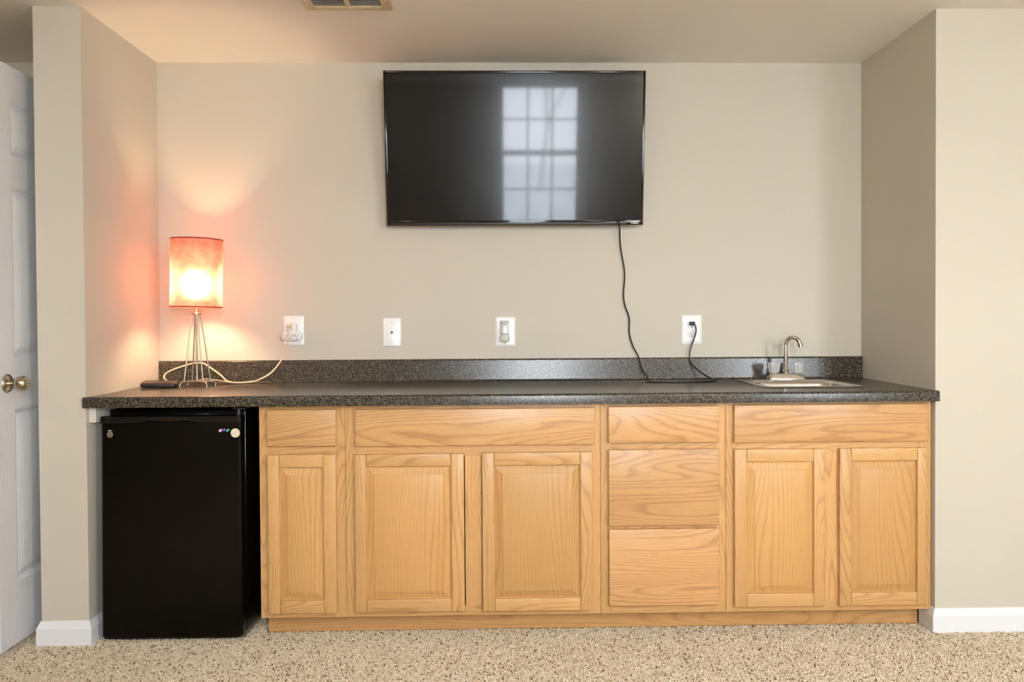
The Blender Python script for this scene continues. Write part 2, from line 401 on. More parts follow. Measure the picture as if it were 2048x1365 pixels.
def grain_white():
    m = mat('white_moulded_door_skin', (226, 226, 228), 0.38); nt = m.node_tree; b = nt.nodes['Principled BSDF']
    tc = nt.nodes.new('ShaderNodeTexCoord'); mp = nt.nodes.new('ShaderNodeMapping'); mp.inputs['Scale'].default_value = (20, 60, 3)
    n = nt.nodes.new('ShaderNodeTexNoise'); n.inputs['Scale'].default_value = 1.0; n.inputs['Detail'].default_value = 1.0
    nt.links.new(tc.outputs['Object'], mp.inputs[0]); nt.links.new(mp.outputs[0], n.inputs['Vector'])
    w = nt.nodes.new('ShaderNodeMath'); w.operation = 'MULTIPLY'; w.inputs[1].default_value = 60; nt.links.new(n.outputs['Fac'], w.inputs[0])
    s = nt.nodes.new('ShaderNodeMath'); s.operation = 'SINE'; nt.links.new(w.outputs[0], s.inputs[0])
    bp = nt.nodes.new('ShaderNodeBump'); bp.inputs['Strength'].default_value = 0.25; bp.inputs['Distance'].default_value = 0.0006
    nt.links.new(s.outputs[0], bp.inputs['Height']); nt.links.new(bp.outputs[0], b.inputs['Normal']); return m
door = struct('door_1', bm, grain_white(), 'white six panel interior door standing open beside the left wall', smooth=20)
def knob(sgn, x):
    M = Matrix.Translation((x, -0.718, 0.957)) @ Matrix.Rotation(R(90 * sgn), 4, 'Y') @ Matrix.Diagonal((1, 1, .90, 1))
    bm = bmesh.new()
    lathe(bm, [(0, 0), (.033, 0), (.0335, .002), (.0325, .005), (.030, .007), (.027, .0095), (.018, .011), (.013, .012), (.0115, .014), (.0115, .026), (.0125, .029), (.015, .032), (.020, .036), (.024, .042), (.0262, .050), (.0265, .058), (.0255, .066), (.022, .074), (.018, .079), (.0125, .0815), (.012, .080), (.0105, .080), (.0100, .0815), (.009, .082), (0, .082)], M, 40)
    k = link('door_knob', bm, NICKEL, door); k['label'] = 'satin nickel round door knob'
    bm = bmesh.new(); box(bm, -.0012, .0012, -.006, .006, 0, .0012)
    bm2 = bmesh.new(); join(bm2, bm, M @ Matrix.Translation((0, 0, .0821)))
    link('keyhole', bm2, SLOT, k)
knob(1, DXF)
knob(-1, DXF - .035)
for z in (.25, 1.05, 1.85):
    bm = bmesh.new(); cyl(bm, (DXF - .002, -.006, z - .045), (DXF - .002, -.006, z + .045), .005, n=12); link('hinge', bm, NICKEL, door)

# ------------------------------------------------------------------ windows behind the camera, the right one added for its daylight
def window_unit(name, x0, x1, z0, z1, label):
    y0, y1 = REAR - .12, REAR - .03
    bm = bmesh.new(); f = .022
    box(bm, x0, x0 + f, y0, y1, z0, z1); box(bm, x1 - f, x1, y0, y1, z0, z1); box(bm, x0 + f, x1 - f, y0, y1, z0, z0 + f); box(bm, x0 + f, x1 - f, y0, y1, z1 - f, z1)
    w = struct(name, bm, TRIM, label)
    zm = (z0 + z1) / 2 + .035
    for k, (a, b, yy) in enumerate(((zm, z1 - f, y0 + .022), (z0 + f, zm, y0 + .060))):
        bm = bmesh.new(); s = .026; X0, X1 = x0 + f, x1 - f; ya, yb = yy - .015, yy + .015
        box(bm, X0, X0 + s, ya, yb, a, b); box(bm, X1 - s, X1, ya, yb, a, b); box(bm, X0 + s, X1 - s, ya, yb, a, a + s); box(bm, X0 + s, X1 - s, ya, yb, b - s, b)
        sash = link('window_sash', bm, TRIM, w)
        bm = bmesh.new(); g = .009; iw = (X1 - X0 - 2 * s)
        for t in (1 / 3, 2 / 3): box(bm, X0 + s + iw * t - g, X0 + s + iw * t + g, yy - .008, yy + .008, a + s, b - s)
        zz = (a + b) / 2; box(bm, X0 + s, X1 - s, yy - .0079, yy + .0079, zz - g, zz + g); link('muntins', bm, TRIM, sash)
        link('pane', B(X0 + s, X1 - s, yy - .002, yy + .002, a + s, b - s), PANE, sash, smooth=0)
    link('window_sill', B(x0 - .06, x1 + .06, REAR - .03, REAR + .05, z0 - .025, z0), TRIM, w)
    bm = bmesh.new()
    box(bm, x0 - .06, x0, REAR, REAR + .015, z0, z1 + .012); box(bm, x1, x1 + .06, REAR, REAR + .015, z0, z1 + .012); box(bm, x0, x1, REAR, REAR + .015, z1, z1 + .012)
    link('window_casing', bm, TRIM, w)
window_unit('window_1', *WIN, 'white double hung window with small panes behind the camera')
window_unit('window_added', *ADDED_WIN, 'unseen white double hung window added for light at the right behind the camera')

# ------------------------------------------------------------------ outside ground and bare trees
o = struct('ground', B(-14, 18, -30, REAR - .16, -.35, -.12), mat('pale_concrete_yard', (228, 228, 228), 0.9, var=.08, vscale=1.0), smooth=0)
BARK = mat('grey_bark', (150, 145, 140), 0.9, bump=.3, bscale=30)
def tree(x, y, h, seed, label):
    rnd = random.Random(seed); bm = bmesh.new()
    def branch(p, d, l, r, dep):
        q = p + d * l; mid = (p + q) / 2 + Vector((rnd.uniform(-.08, .08), rnd.uniform(-.08, .08), 0)) * l
        cyl(bm, p, mid, r, r * .85, n=8, cap=False); cyl(bm, mid, q, r * .85, r * .65, n=8, cap=(dep == 0))
        if dep == 0: return
        for k in range(3):
            nd = (d + Vector((rnd.uniform(-.8, .8), rnd.uniform(-.8, .8), rnd.uniform(-.1, .5)))).normalized()
            branch(q if k else mid, nd, l * rnd.uniform(.55, .75), r * .55, dep - 1)
    branch(Vector((x, y, -.15)), Vector((rnd.uniform(-.1, .1), 0, 1)).normalized(), h * .4, .045, 4)
    tag(link('bare_tree', bm, BARK, None), label, 'tree', 'bare trees in the yard')
tree(-5.5, -14, 8, 1, 'bare tree at the left of the yard behind the camera'); tree(1.2, -19, 9, 5, 'bare tree in the middle of the yard behind the camera'); tree(7.5, -13, 8, 3, 'bare tree at the right of the yard behind the camera')

# ------------------------------------------------------------------ fill lights shaped as ceiling globes, added out of frame to brighten the room
FILL_GLOBES = [mat('fill_light_glow', (255, 240, 215), 0.4, Emission_Color=(1.0, 0.93, 0.82, 1), Emission_Strength=v) for v in (85.0, 42.0)]
for gx, side in ((1.5, 'right'), (-1.75, 'left')):
    gl = thing('fill_light_globe', 'unseen glowing globe added as fill light at the ' + side + ' of the room behind the camera', 'fill light', (gx, -3.9, CEIL), 'added fill light globes')
    bm = bmesh.new(); lathe(bm, [(0, 0), (.075, 0), (.075, -.012), (.02, -.022), (.02, -.045), (0, -.045)], Matrix.Translation((gx, -3.9, CEIL - .0005)), 32); link('canopy', bm, NICKEL, gl)
    bm = bmesh.new(); bmesh.ops.create_uvsphere(bm, u_segments=32, v_segments=20, radius=.12, matrix=Matrix.Translation((gx, -3.9, CEIL - .160))); link('glowing_fill_globe', bm, FILL_GLOBES[side == 'left'], gl)

# ================================================================== CABINETS
def slab(name, m, parent, x0, x1, z0, z1, y0=DF, y1=FR - .0005, bev=.004):
    return link(name, B(x0, x1, y0, y1, z0, z1, bev=bev, seg=3), m, parent, smooth=40)
def raised_panel(parent, x0, x1, z0, z1, m):
    """tongue a little larger than the opening, bevel rising to the field"""
    bm = bmesh.new(); rings = []
    for ins, y in ((-.006, DF + .0125), (.001, DF + .0125), (.003, DF + .0128), (.029, DF + .0035), (.0297, DF + .0015), (.0315, DF + .0010)):
        rings.append([(x0 + ins, y, z0 + ins), (x1 - ins, y, z0 + ins), (x1 - ins, y, z1 - ins), (x0 + ins, y, z1 - ins)])
    rings.insert(0, [(p[0], DF + .016, p[2]) for p in rings[0]])
    loft(bm, rings); return link('raised_panel', bm, m, parent, smooth=25)
def cab_door(parent, x0, x1, z0, z1, px0, px1, pz0, pz1):
    d = bpy.data.objects.new('cabinet_door', None); COL.objects.link(d); d.parent = parent
    loc = Vector(((x0 + x1) / 2, DF, z0)); d.location = loc - Vector(parent.location); d.empty_display_size = .03
    y1 = FR - .0005
    for a, b in ((x0, px0), (px1, x1)): link('stile', B(a, b, DF, y1, z0, z1, bev=.0035, seg=3), OAKV, d, smooth=40)
    for a, b in ((z0, pz0), (pz1, z1)): link('rail', B(px0 + .0002, px1 - .0002, DF + .0003, y1, a, b, bev=.0035, seg=3), OAKH, d, smooth=40)
    # the frame's edges overlap the panel's tongue, so the panel sits behind them
    raised_panel(d, px0, px1, pz0, pz1, OAKP)
    return d
def frame(parent, verts, rails):
    for x0, x1, z0, z1 in verts: link('frame_stile', B(x0, x1, FR, FR + .019, z0, z1, bev=.0006, seg=1), OAKV, parent)
    for x0, x1, z0, z1 in rails: link('frame_rail', B(x0, x1, FR + .0004, FR + .019, z0, z1, bev=.0006, seg=1), OAKH, parent)
def carcass(parent, x0, x1):
    bm = bmesh.new(); t = .012; y0, y1 = FR + .0195, -.012
    box(bm, x0, x0 + t, y0, y1, .075, .858); box(bm, x1 - t, x1, y0, y1, .075, .858); box(bm, x0 + t, x1 - t, y0, y1, .078, .092); box(bm, x0 + t, x1 - t, y1 - .005, y1, .092, .858)
    link('cabinet_box', bm, OAKV, parent, smooth=0)
ZT, ZB = .8595, .072
zr = dict(rt=(.843, ZT), rm=(.668, .722), rb=(ZB, .108))
def unit(label, x0, x1):
    return thing('base_cabinet', label, 'cabinet', ((x0 + x1) / 2, FR, ZB), 'oak base cabinets under the counter')
g = .0006
# unit beside the refrigerator
xa0, xa1 = -.913, -.597
c = unit('narrow light oak base cabinet with one drawer and one door beside the black refrigerator', xa0, xa1)
frame(c, [(xa0, -.869, ZB, ZT), (-.640, xa1 - g, ZB, ZT)], [(-.869, -.640, *zr['rt']), (-.869, -.640, *zr['rm']), (-.869, -.640, *zr['rb'])])
slab('drawer', OAKS, c, -.882, -.628, .711, .846)
cab_door(c, -.881, -.630, .092, .680, -.838, -.677, .140, .633)
carcass(c, xa0, xa1 - g)
# wide unit with two doors
xb0, xb1 = -.597, .348
c = unit('widest light oak base cabinet with one long drawer front over two doors', xb0, xb1)
frame(c, [(xb0 + g, -.548, ZB, ZT), (.303, xb1 - g, ZB, ZT), (-.156, -.095, .108, .668)], [(-.548, .303, *zr['rt']), (-.548, .303, *zr['rm']), (-.548, .303, *zr['rb'])])
slab('drawer', OAKS, c, -.559, .327, .708, .845)
cab_door(c, -.562, -.159, .093, .679, -.520, -.207, .140, .633)
cab_door(c, -.093, .316, .091, .681, -.048, .271, .138, .633)
carcass(c, xb0 + g, xb1 - g)
# three drawer unit
xc0, xc1 = .348, .818
c = unit('light oak base cabinet with a stack of three drawers and no doors', xc0, xc1)
frame(c, [(xc0 + g, .390, ZB, ZT), (.776, xc1 - g, ZB, ZT)], [(.390, .776, *zr['rt']), (.390, .776, .676, .722), (.390, .776, .383, .412), (.390, .776, ZB, .116)])
slab('drawer', OAKS, c, .376, .788, .712, .848)
slab('drawer', OAKS, c, .376, .788, .403, .688)
slab('drawer', OAKS, c, .377, .788, .104, .391)
carcass(c, xc0 + g, xc1 - g)
# sink unit
xd0, xd1 = .818, 1.5935
c = unit('light oak base cabinet with two tall doors under the steel bar sink', xd0, xd1)
frame(c, [(xd0 + g, .858, ZB, ZT), (1.550, xd1, ZB, ZT), (1.172, 1.252, .108, .668)], [(.858, 1.550, *zr['rt']), (.858, 1.550, *zr['rm']), (.858, 1.550, *zr['rb'])])
slab('false_drawer_front', OAKS, c, .845, 1.573, .709, .850)
cab_door(c, .846, 1.183, .094, .685, .892, 1.143, .144, .637)
cab_door(c, 1.240, 1.569, .093, .685, 1.284, 1.533, .143, .637)
carcass(c, xd0 + g, xd1)
# toe kick board
bm = B(-.906, 1.580, -.527, -.512, -.006, .0715)
tag(link('toe_kick_board', bm, OAKT, None, smooth=0, loc=(.33, -.527, 0)), 'long light oak toe kick board between the carpet and the base cabinets', 'toe kick')

# ================================================================== COUNTERTOP
CF = -.648; TH = .039
def ZS(y): return ZC + .0145 * (y + .64)      # the top rises a little towards the wall
SX0, SX1, SY0, SY1 = 1.020, 1.382, -.468, -.190     # hole for the sink
def arc(cx, cy, r, a0, a1, n=6): return [(cx + r * math.cos(R(a0 + (a1 - a0) * i / n)), cy + r * math.sin(R(a0 + (a1 - a0) * i / n))) for i in range(n + 1)]
front_p = [(CF + .022, ZC - .019), (CF + .022, ZC - TH), (CF, ZC - TH)] + arc(CF + .010, ZC - .010, .010, 180, 90)
zb_ = ZS(-.028)
bk = [(-.028, zb_)] + arc(-.028, zb_ + .008, .008, -90, 0)[1:] + [(-.020, ZC + .098)] + arc(-.012, ZC + .098, .008, 180, 90)[1:] + [(0.0, ZC + .106), (0.0, ZC - .019)]
full = front_p + bk
back = [(SY1, ZC - .019), (SY1, ZS(SY1))] + bk
fr_ = front_p + [(SY0, ZS(SY0)), (SY0, ZC - .019)]
bm = bmesh.new()
def wedge(bm, prof, xa, xb, xaf=None, xbf=None):
    """like prism along X, but the ends follow the alcove walls"""
    def ex(y, b0, b1): return b1 + (b0 - b1) * (y / PL) if False else b0
    prism(bm, prof, 'X', xa, xb)
wedge(bm, full, AL + .0005, SX0); wedge(bm, full, SX1, AR - .0015); wedge(bm, fr_, SX0, SX1); wedge(bm, back, SX0, SX1)
lip = [(-.632, ZC - .019), (CF + .014, ZC - TH), (CF, ZC - TH)] + arc(CF + .010, ZC - .010, .010, 180, 90) + [(-.632, ZC)]
lip = [(-.6325, ZC - TH), (CF, ZC - TH)] + arc(CF + .010, ZC - .010, .010, 180, 90) + [(-.6325, ZC)]
prism(bm, lip, 'X', -1.534, AL + .0005); prism(bm, lip, 'X', AR - .0015, 1.6005)
# sliver of top that closes the gap to the slightly splayed left wall
prism(bm, [(AL + .0005, -.62), (AL + .0005, -.03), (ALF + .0015, -.62)], 'Z', ZC - .019, ZC)
prism(bm, [(AL + .0005, -.6325), (AL + .0005, -.62), (ALF + .0015, -.62), (ALF + .0015, -.6325)], 'Z', ZC - .019, ZC)
tag(link('countertop', bm, LAM, None, smooth=30, loc=(0, -.3, ZC)), 'long dark speckled laminate countertop with a low backsplash in the alcove', 'countertop')
# seam caulk at the left wall and support cleat
bm = B(ALF + .004, ALF + .028, -.612, -.06, ZC - TH - .058, ZC - TH + .018)
bm = bmesh.new(); prism(bm, [(ALF + .0015, -.612), (ALF + .026, -.612), (AL + .026, -.06), (AL + .0015, -.06)], 'Z', ZC - TH - .056, ZC - .0195)
tag(link('support_cleat', bm, mat('cleat_paint', (212, 208, 198), .6), None, smooth=0, loc=(ALF + .014, -.612, ZC - TH - .056)), 'short white wooden cleat under the left end of the countertop', 'wood cleat')

# ================================================================== REFRIGERATOR
fx0, fx1, fz0, fz1 = -1.486, -.974, .006, .822
fr = thing('mini_refrigerator', 'black compact refrigerator standing under the left end of the counter', 'refrigerator', ((fx0 + fx1) / 2, -.33, 0))
link('body', B(fx0 + .004, fx1 - .002, -.548, -.065, .012, .845, bev=.006), FRIDGEM, fr)
bm = bmesh.new()
prof = rrect(fx1 - fx0, .052, .012, 5); cx = (fx0 + fx1) / 2
loft(bm, [[(cx + p[0], -.583 + p[1], z) for p in prof] for z in (.016, .80)])
link('door', bm, FRIDGEM, fr)
link('gasket', B(fx0 + .012, fx1 - .012, -.5565, -.549, .03, .81), GASKET, fr)
# top cap with a swept grip
bm = bmesh.new(); n = 48; X = np.linspace(fx0 + .001, fx1 - .001, n + 1)
def dip(x):
    t = (x - fx0) / (fx1 - fx0)
    if t < .22: return .799
    if t < .47: s = (t - .22) / .25; return .799 + .018 * (s * s * (3 - 2 * s))
    if t < .70: s = (t - .47) / .23; return .817 - .016 * (s * s * (3 - 2 * s))
    return .799
rings = []
for x in X:
    zb = dip(x); rings.append([(x, -.6085, zb), (x, -.611, zb + .003), (x, -.6105, .8215), (x, -.607, .8235), (x, -.562, .8235), (x, -.560, .80), (x, -.598, .80), (x, -.600, zb)])
loft(bm, rings); link('handle_cap', bm, BLACKP, fr)
link('top_rail', B(fx0 + .02, fx1 - .02, -.575, -.55, .8245, .829, bev=.0015), BLACKP, fr)
bm = bmesh.new(); box(bm, fx1 - .040, fx1 + .008, -.592, -.50, .8455, .850, bev=.0015); cyl(bm, (fx1 - .018, -.583, .822), (fx1 - .018, -.583, .8455), .007, n=20)
link('hinge', bm, mat('dark_grey_metal', (70, 70, 78), .35, metal=.6), fr)
bm = bmesh.new(); cyl(bm, (fx1 - .012, -.604, .800), (fx1 - .012, -.604, .826), .0085, n=24); link('cap_pin', bm, BLACKP, fr)
bm = bmesh.new(); cyl(bm, (fx0 + .026, -.604, .800), (fx0 + .026, -.604, .823), .0085, n=24); link('cap_pin', bm, BLACKP, fr)
bm = B(fx0 + .006, fx1 - .010, -.60, -.555, .006, .0155, bev=.002); link('kick_strip', bm, BLACKP, fr)
# marks
yF = -.6095
bd = link('badge', B(-1.460, -1.4405, yF - .0008, yF + .0003, .746, .777, bev=.0004, seg=1), BLACKP, fr)
bx, bz = -1.4515, .7575
bm = bmesh.new(); lathe(bm, [(.0086, 0), (.0100, 0), (.0100, .0006), (.0086, .0006), (.0086, 0)], Matrix.Translation((bx, yF - .0008, bz)) @ Matrix.Rotation(R(90), 4, 'X'), 32)
for k in range(8):
    a = 2 * math.pi * k / 8 + .2; b = a + .55
    tube(bm, [(bx + .0082 * math.cos(a), yF - .001, bz + .0082 * math.sin(a)), (bx + .0066 * math.cos((a + b) / 2), yF - .001, bz + .0066 * math.sin((a + b) / 2)), (bx + .0082 * math.cos(b), yF - .001, bz + .0082 * math.sin(b))], .0003, n=6, sub=3)
link('emblem_ring', bm, LOGOG, bd)
text_mesh('emblem_letters', 'GE', .0098, LOGOG, bd, Matrix.Translation((bx, yF - .0011, bz)) @ FACE @ Matrix.Shear('XY', 4, (0.0, 0.0)), .0002, .78)
link('badge_bar', B(bx - .0075, bx + .0060, yF - .0013, yF - .0008, .7705, .7735), LOGOG, bd)
gems = [(-1.0510, '#', (232, 205, 218), -28, .7690), (-1.0380, '#', (120, 70, 190), -28, .7710), (-1.0245, '#', (50, 190, 130), -28, .7695)]
for gx, _, colr, ang, gz in gems:
    bm = bmesh.new(); prof = [(0, .0016), (.0035, .0014), (.0062, .0008), (.0072, 0.0), (0, 0)]
    lathe(bm, prof, Matrix.Translation((gx, yF + .0006, gz)) @ Matrix.Rotation(R(90), 4, 'X') @ Matrix.Rotation(R(32), 4, 'Z') @ Matrix.Diagonal((1.0, .66, 1, 1)), 20)
    gm = link('oval_sticker', bm, mat('sticker_' + str(colr[0]), colr, .12), fr); gm['label'] = {232: 'pale pink oval sticker', 120: 'purple oval sticker', 50: 'green oval sticker'}[colr[0]]
stx, stz = -.9965, .7595
bm = bmesh.new(); lathe(bm, [(0, .0007), (.0165, .0007), (.0168, 0), (0, 0)], Matrix.Translation((stx, yF + .0003, stz)) @ Matrix.Rotation(R(90), 4, 'X'), 40)
st = link('round_sticker', bm, mat('cream_sticker', (240, 226, 200), .35), fr); st['label'] = 'round cream paper sticker'
bm = bmesh.new()
for dz, w in ((.006, .016), (.003, .020), (.000, .022), (-.003, .021)): box(bm, stx - w / 2, stx + w / 2, yF - .0008, yF - .0004, stz + dz, stz + dz + .0006)
link('printed_lines', bm, mat('grey_print', (180, 168, 170), .5), st)
bm = bmesh.new(); box(bm, stx - .006, stx + .005, yF - .0008, yF - .0004, stz - .010, stz - .006); link('yellow_print', bm, mat('yellow_print', (225, 205, 120), .5), st)

# it stands on its rear rollers, leaning back a little
fr.rotation_euler = (R(-1.2), 0, 0); fr.location.y -= .020; fr.location.z -= .003

# ================================================================== TELEVISION
tb, tt = Vector((0, -.070, 1.587)), Vector((0, -.155, 2.2305))
tvx0, tvx1 = -.505, .607; tw = tvx1 - tvx0; thh = (tt - tb).length; ang = math.atan2(tt.y - tb.y, tt.z - tb.z)
tv = thing('television', 'large black flat screen television tilted forward on the alcove wall', 'television', ((tvx0 + tvx1) / 2, -.05, 1.587))
TM = Matrix.Translation(((tvx0 + tvx1) / 2, -.070, 1.587)) @ Matrix.Rotation(-ang, 4, 'X')      # local: x width, z height, -y out
def tvl(name, b, m, parent=None, smooth=35):
    b2 = bmesh.new(); join(b2, b, TM); return link(name, b2, m, parent or tv, smooth)
hw = tw / 2
bm = bmesh.new(); be = .0095; bb = .022
box(bm, -hw, -hw + be, 0, .018, 0, thh, bev=.0015); box(bm, hw - be, hw, 0, .018, 0, thh, bev=.0015)
box(bm, -hw + be, hw - be, .0002, .018, 0, bb, bev=.0015); box(bm, -hw + be, hw - be, .0002, .018, thh - .011, thh, bev=.0035, seg=4)
tvl('bezel', bm, BLACKP)
tvl('lower_bezel_strip', B(-hw + .012, hw - .075, -.0012, .001, .002, .012, bev=.0008), mat('matte_black_strip', (30, 28, 30), .45))
tvl('lower_glossy_strip', B(-hw + be, hw - be, -.0010, .001, .0135, .0205, bev=.0012, seg=3), mat('piano_black', (8, 8, 8), .04))
tvl('screen', B(-hw + be, hw - be, .0022, .006, bb, thh - .011), SCREEN, smooth=0)
bm = bmesh.new(); box(bm, -hw + .004, hw - .004, .018, .028, .004, thh - .004, bev=.003); box(bm, -hw + .18, hw - .18, .028, .056, .05, thh - .18, bev=.01)
tvl('back_cover', bm, mat('matte_black_plastic', (20, 20, 20), .55))
text_mesh('brand_letters', 'VIZIO', .0145, LOGO, tv, TM @ Matrix.Translation((hw - .037, -.0016, .0105)) @ FACE @ Matrix.Diagonal((1.05, 1, 1, 1)), .0002, .92, .0004)
bm = bmesh.new(); box(bm, -.20, .22, -.014, -.0005, 1.72, 2.10, bev=.002); 
for x in (-.14, .24): box(bm, x - .02, x + .02, -.052, -.012, 1.76, 2.06, bev=.002)
link('wall_bracket', bm, mat('bracket_black', (25, 25, 25), .5), tv)
# power cord
W = lambda *p: p
cord = [(.500, -.085, 1.60), (0.506, -0.060, 1.580), (0.516, -0.020, 1.500), (0.535, -0.014, 1.384), (0.530, -0.012, 1.291), (0.536, -0.012, 1.239), (0.555, -0.012, 1.182), (0.555, -0.012, 1.115), (0.571, -0.014, 1.057), (0.593, -0.026, 1.010), (0.607, -0.045, 0.952), (0.621, -0.120, 0.914), (0.602, -0.180, 0.9098)]
cord2 = [(.602, -.180, .9098), (0.661, -0.200, 0.9096), (0.763, -0.205, 0.9096), (0.848, -0.190, 0.9096), (0.900, -0.160, 0.9102)]
cord3 = [(.900, -.160, .9102), (0.898, -0.155, 0.912), (0.874, -0.090, 0.930), (0.834, -0.040, 0.968), (0.820, -0.028, 1.009), (0.827, -0.022, 1.049), (0.841, -0.026, 1.091), (0.848, -0.030, 1.120), (0.846, -0.030, 1.145), (.838, -.028, 1.157)]
bm = bmesh.new(); tube(bm, cord, .0033, n=10); tube(bm, cord2, .0033, n=10); tube(bm, cord3, .0033, n=10)
pc = thing('power_cord', 'black power cord hanging from the television and running over the counter to the right outlet', 'cord', (.60, -.15, ZS(-.15)))
link('cable', bm, CORDB, pc)
bm = bmesh.new(); box(bm, .822, .845, -.030, -.0105, 1.149, 1.165, bev=.004, seg=3); link('plug', bm, CORDB, pc)

# ================================================================== WALL PLATES
def plate(name, label, cat, x, z, w, h, bev, mshade=PLATE, raised=True, group=None):
    t = thing(name, label, cat, (x, -.001, z), group)
    bm = bmesh.new(); r = .006 if raised else .002
    a = rrect(w, h, r); rings = [[(x + p[0], -.0002, z + p[1]) for p in a], [(x + p[0], -.0030, z + p[1]) for p in a]]
    if raised:
        for ins, d in ((.0015, .0042), (bev, .0068), (bev + .001, .0069)):
            q = rrect(w - 2 * ins, h - 2 * ins, max(r - ins * .3, .001)); rings.append([(x + p[0], -d, z + p[1]) for p in q])
    else:
        for ins, d in ((.001, .0048), (.003, .0058)):
            q = rrect(w - 2 * ins, h - 2 * ins, .002); rings.append([(x + p[0], -d, z + p[1]) for p in q])
    loft(bm, rings); link('cover_plate', bm, mshade, t, smooth=30); return t
def screw(parent, x, z, y, r=.0028):
    bm = bmesh.new(); lathe(bm, [(0, .0012), (r * .7, .0010), (r, 0), (0, 0)], Matrix.Translation((x, y, z)) @ Matrix.Rotation(R(90), 4, 'X'), 16)
    s = link('screw', bm, mat('plate_screw', (215, 212, 210), .3), parent); 
    link('screw_slot', B(x - r * .8, x + r * .8, y - .0014, y - .0010, z - .0003, z + .0003), SLOT, s)
def receptacle(parent, x, z, y=-.0069, lab=None):
    bm = bmesh.new(); pts = []
    for i in range(33):
        a = 2 * math.pi * i / 32
        pts.append((x + .0172 * math.cos(a), z + max(-.0125, min(.0125, .0172 * math.sin(a)))))
    prism(bm, [(p[0], p[1]) for p in pts[:-1]], 'Y', y - .0022, y + .001)
    f = link('receptacle', bm, PLATE2, parent)
    link('slot', B(x - .0070, x - .0050, y - .0026, y - .0021, z - .0035, z + .0055), SLOT, f); link('slot', B(x + .0052, x + .0068, y - .0026, y - .0021, z - .0025, z + .0050), SLOT, f)
    link('ground_hole', cyl(bmesh.new(), (x, y - .0026, z - .0085), (x, y - .002, z - .0085), .0023, n=12), SLOT, f)
    bm = bmesh.new(); q = [(x + (p[0] - x) * 1.05, z + (p[1] - z) * 1.06) for p in pts[:-1]]; prism(bm, q, 'Y', y - .0003, y + .001); link('seam', bm, GREYP, f)
# outlet used by the lamp
p1 = plate('wall_outlet', 'white wall outlet with a three way adapter on it beside the lamp', 'outlet', -.9275, 1.1355, .0905, .130, .009)
receptacle(p1, -.9275, 1.1560); receptacle(p1, -.9275, 1.1130); screw(p1, -.9275, 1.188, -.0069); screw(p1, -.9275, 1.087, -.0069)
t = thing('outlet_adapter', 'white plastic three way adapter plugged into the left outlet', 'adapter', (-.93, -.012, 1.11))
bm = bmesh.new(); box(bm, -.945, -.911, -.034, -.0095, 1.118, 1.163, bev=.003); link('adapter_stem', bm, PLATE2, t)
bm = bmesh.new(); a = rrect(.089, .036, .0178, 8); loft(bm, [[(-.931 + p[0] * s, y, 1.1115 + p[1] * s) for p in a] for s, y in ((.97, -.0095), (1, -.012), (1, -.031), (.97, -.034), (.9, -.0355))]); link('adapter_bar', bm, PLATE2, t)
for k in (-1, 0, 1):
    x = -.9335 + k * .0263
    link('slot', B(x - .0078, x - .0058, -.0362, -.0354, 1.1095, 1.1185), SLOT, t); link('slot', B(x + .0055, x + .0072, -.0362, -.0354, 1.110, 1.1175), SLOT, t)
    link('ground_hole', cyl(bmesh.new(), (x, -.0362, 1.1025), (x, -.0354, 1.1025), .0022, n=12), SLOT, t)
link('ground_hole', cyl(bmesh.new(), (-.9285, -.0347, 1.1425), (-.9285, -.0338, 1.1425), .0023, n=12), SLOT, t)
# telephone jack
p2 = plate('phone_jack', 'plain white phone jack plate between the two left outlets', 'wall plate', -.496, 1.1265, .079, .125, .003, raised=False)
link('jack_socket', B(-.5035, -.4885, -.0064, -.0057, 1.1185, 1.1345), PLATE2, p2)
bm = bmesh.new(); prism(bm, [(-.5005, 1.121), (-.4915, 1.121), (-.4915, 1.127), (-.4935, 1.127), (-.4935, 1.130), (-.4985, 1.130), (-.4985, 1.127), (-.5005, 1.127)], 'Y', -.0068, -.0063); link('jack_opening', bm, SLOT, p2)
screw(p2, -.496, 1.1685, -.0058, .002); screw(p2, -.496, 1.0845, -.0058, .002)
# outlet behind the air freshener
p3 = plate('wall_outlet', 'white wall outlet under the television holding the air freshener', 'outlet', .005, 1.1255, .090, .130, .009)
receptacle(p3, .005, 1.1470); receptacle(p3, .005, 1.1045); screw(p3, .005, 1.178, -.0069); screw(p3, .005, 1.0745, -.0069)
t = thing('air_freshener', 'white plug-in air freshener with a clear oil bulb under the television', 'air freshener', (.003, -.03, 1.11))
bm = bmesh.new()
fx = .003
def ring_y(z, w, d, yc=-.032, n=20): return [(fx + w / 2 * math.cos(2 * math.pi * i / n), yc + d / 2 * math.sin(2 * math.pi * i / n), z) for i in range(n)]
loft(bm, [ring_y(*a) for a in ((1.1165, .036, .038), (1.118, .040, .042), (1.130, .0385, .040), (1.145, .036, .038), (1.155, .0355, .037), (1.165, .0375, .038), (1.173, .040, .038), (1.1745, .038, .036))])
link('housing', bm, PLATE2, t)
bm = bmesh.new(); prism(bm, [(fx - .0185, 1.1745), (fx + .0185, 1.1745), (fx + .0165, 1.166), (fx + .006, 1.153), (fx + .001, 1.150), (fx - .005, 1.153), (fx - .0155, 1.166)], 'Y', -.0522, -.044); link('vent_cap', bm, GREYP, t)
bm = bmesh.new(); loft(bm, [ring_y(*a) for a in ((1.1175, .034, .036), (1.1135, .034, .036), (1.1125, .032, .034))]); link('collar', bm, GREYP, t)
bm = bmesh.new(); lathe(bm, [(.016, 1.1125), (.0200, 1.1085), (.0225, 1.100), (.0222, 1.092), (.0200, 1.085), (.0150, 1.081), (.012, 1.0795), (0, 1.0795)], Matrix.Translation((fx, -.032, 0)), 36, flute=(12, .03))
link('oil_bulb', bm, mat('pale_oil_glass', (246, 250, 242), 0.06, Transmission_Weight=0.45, IOR=1.45), t)
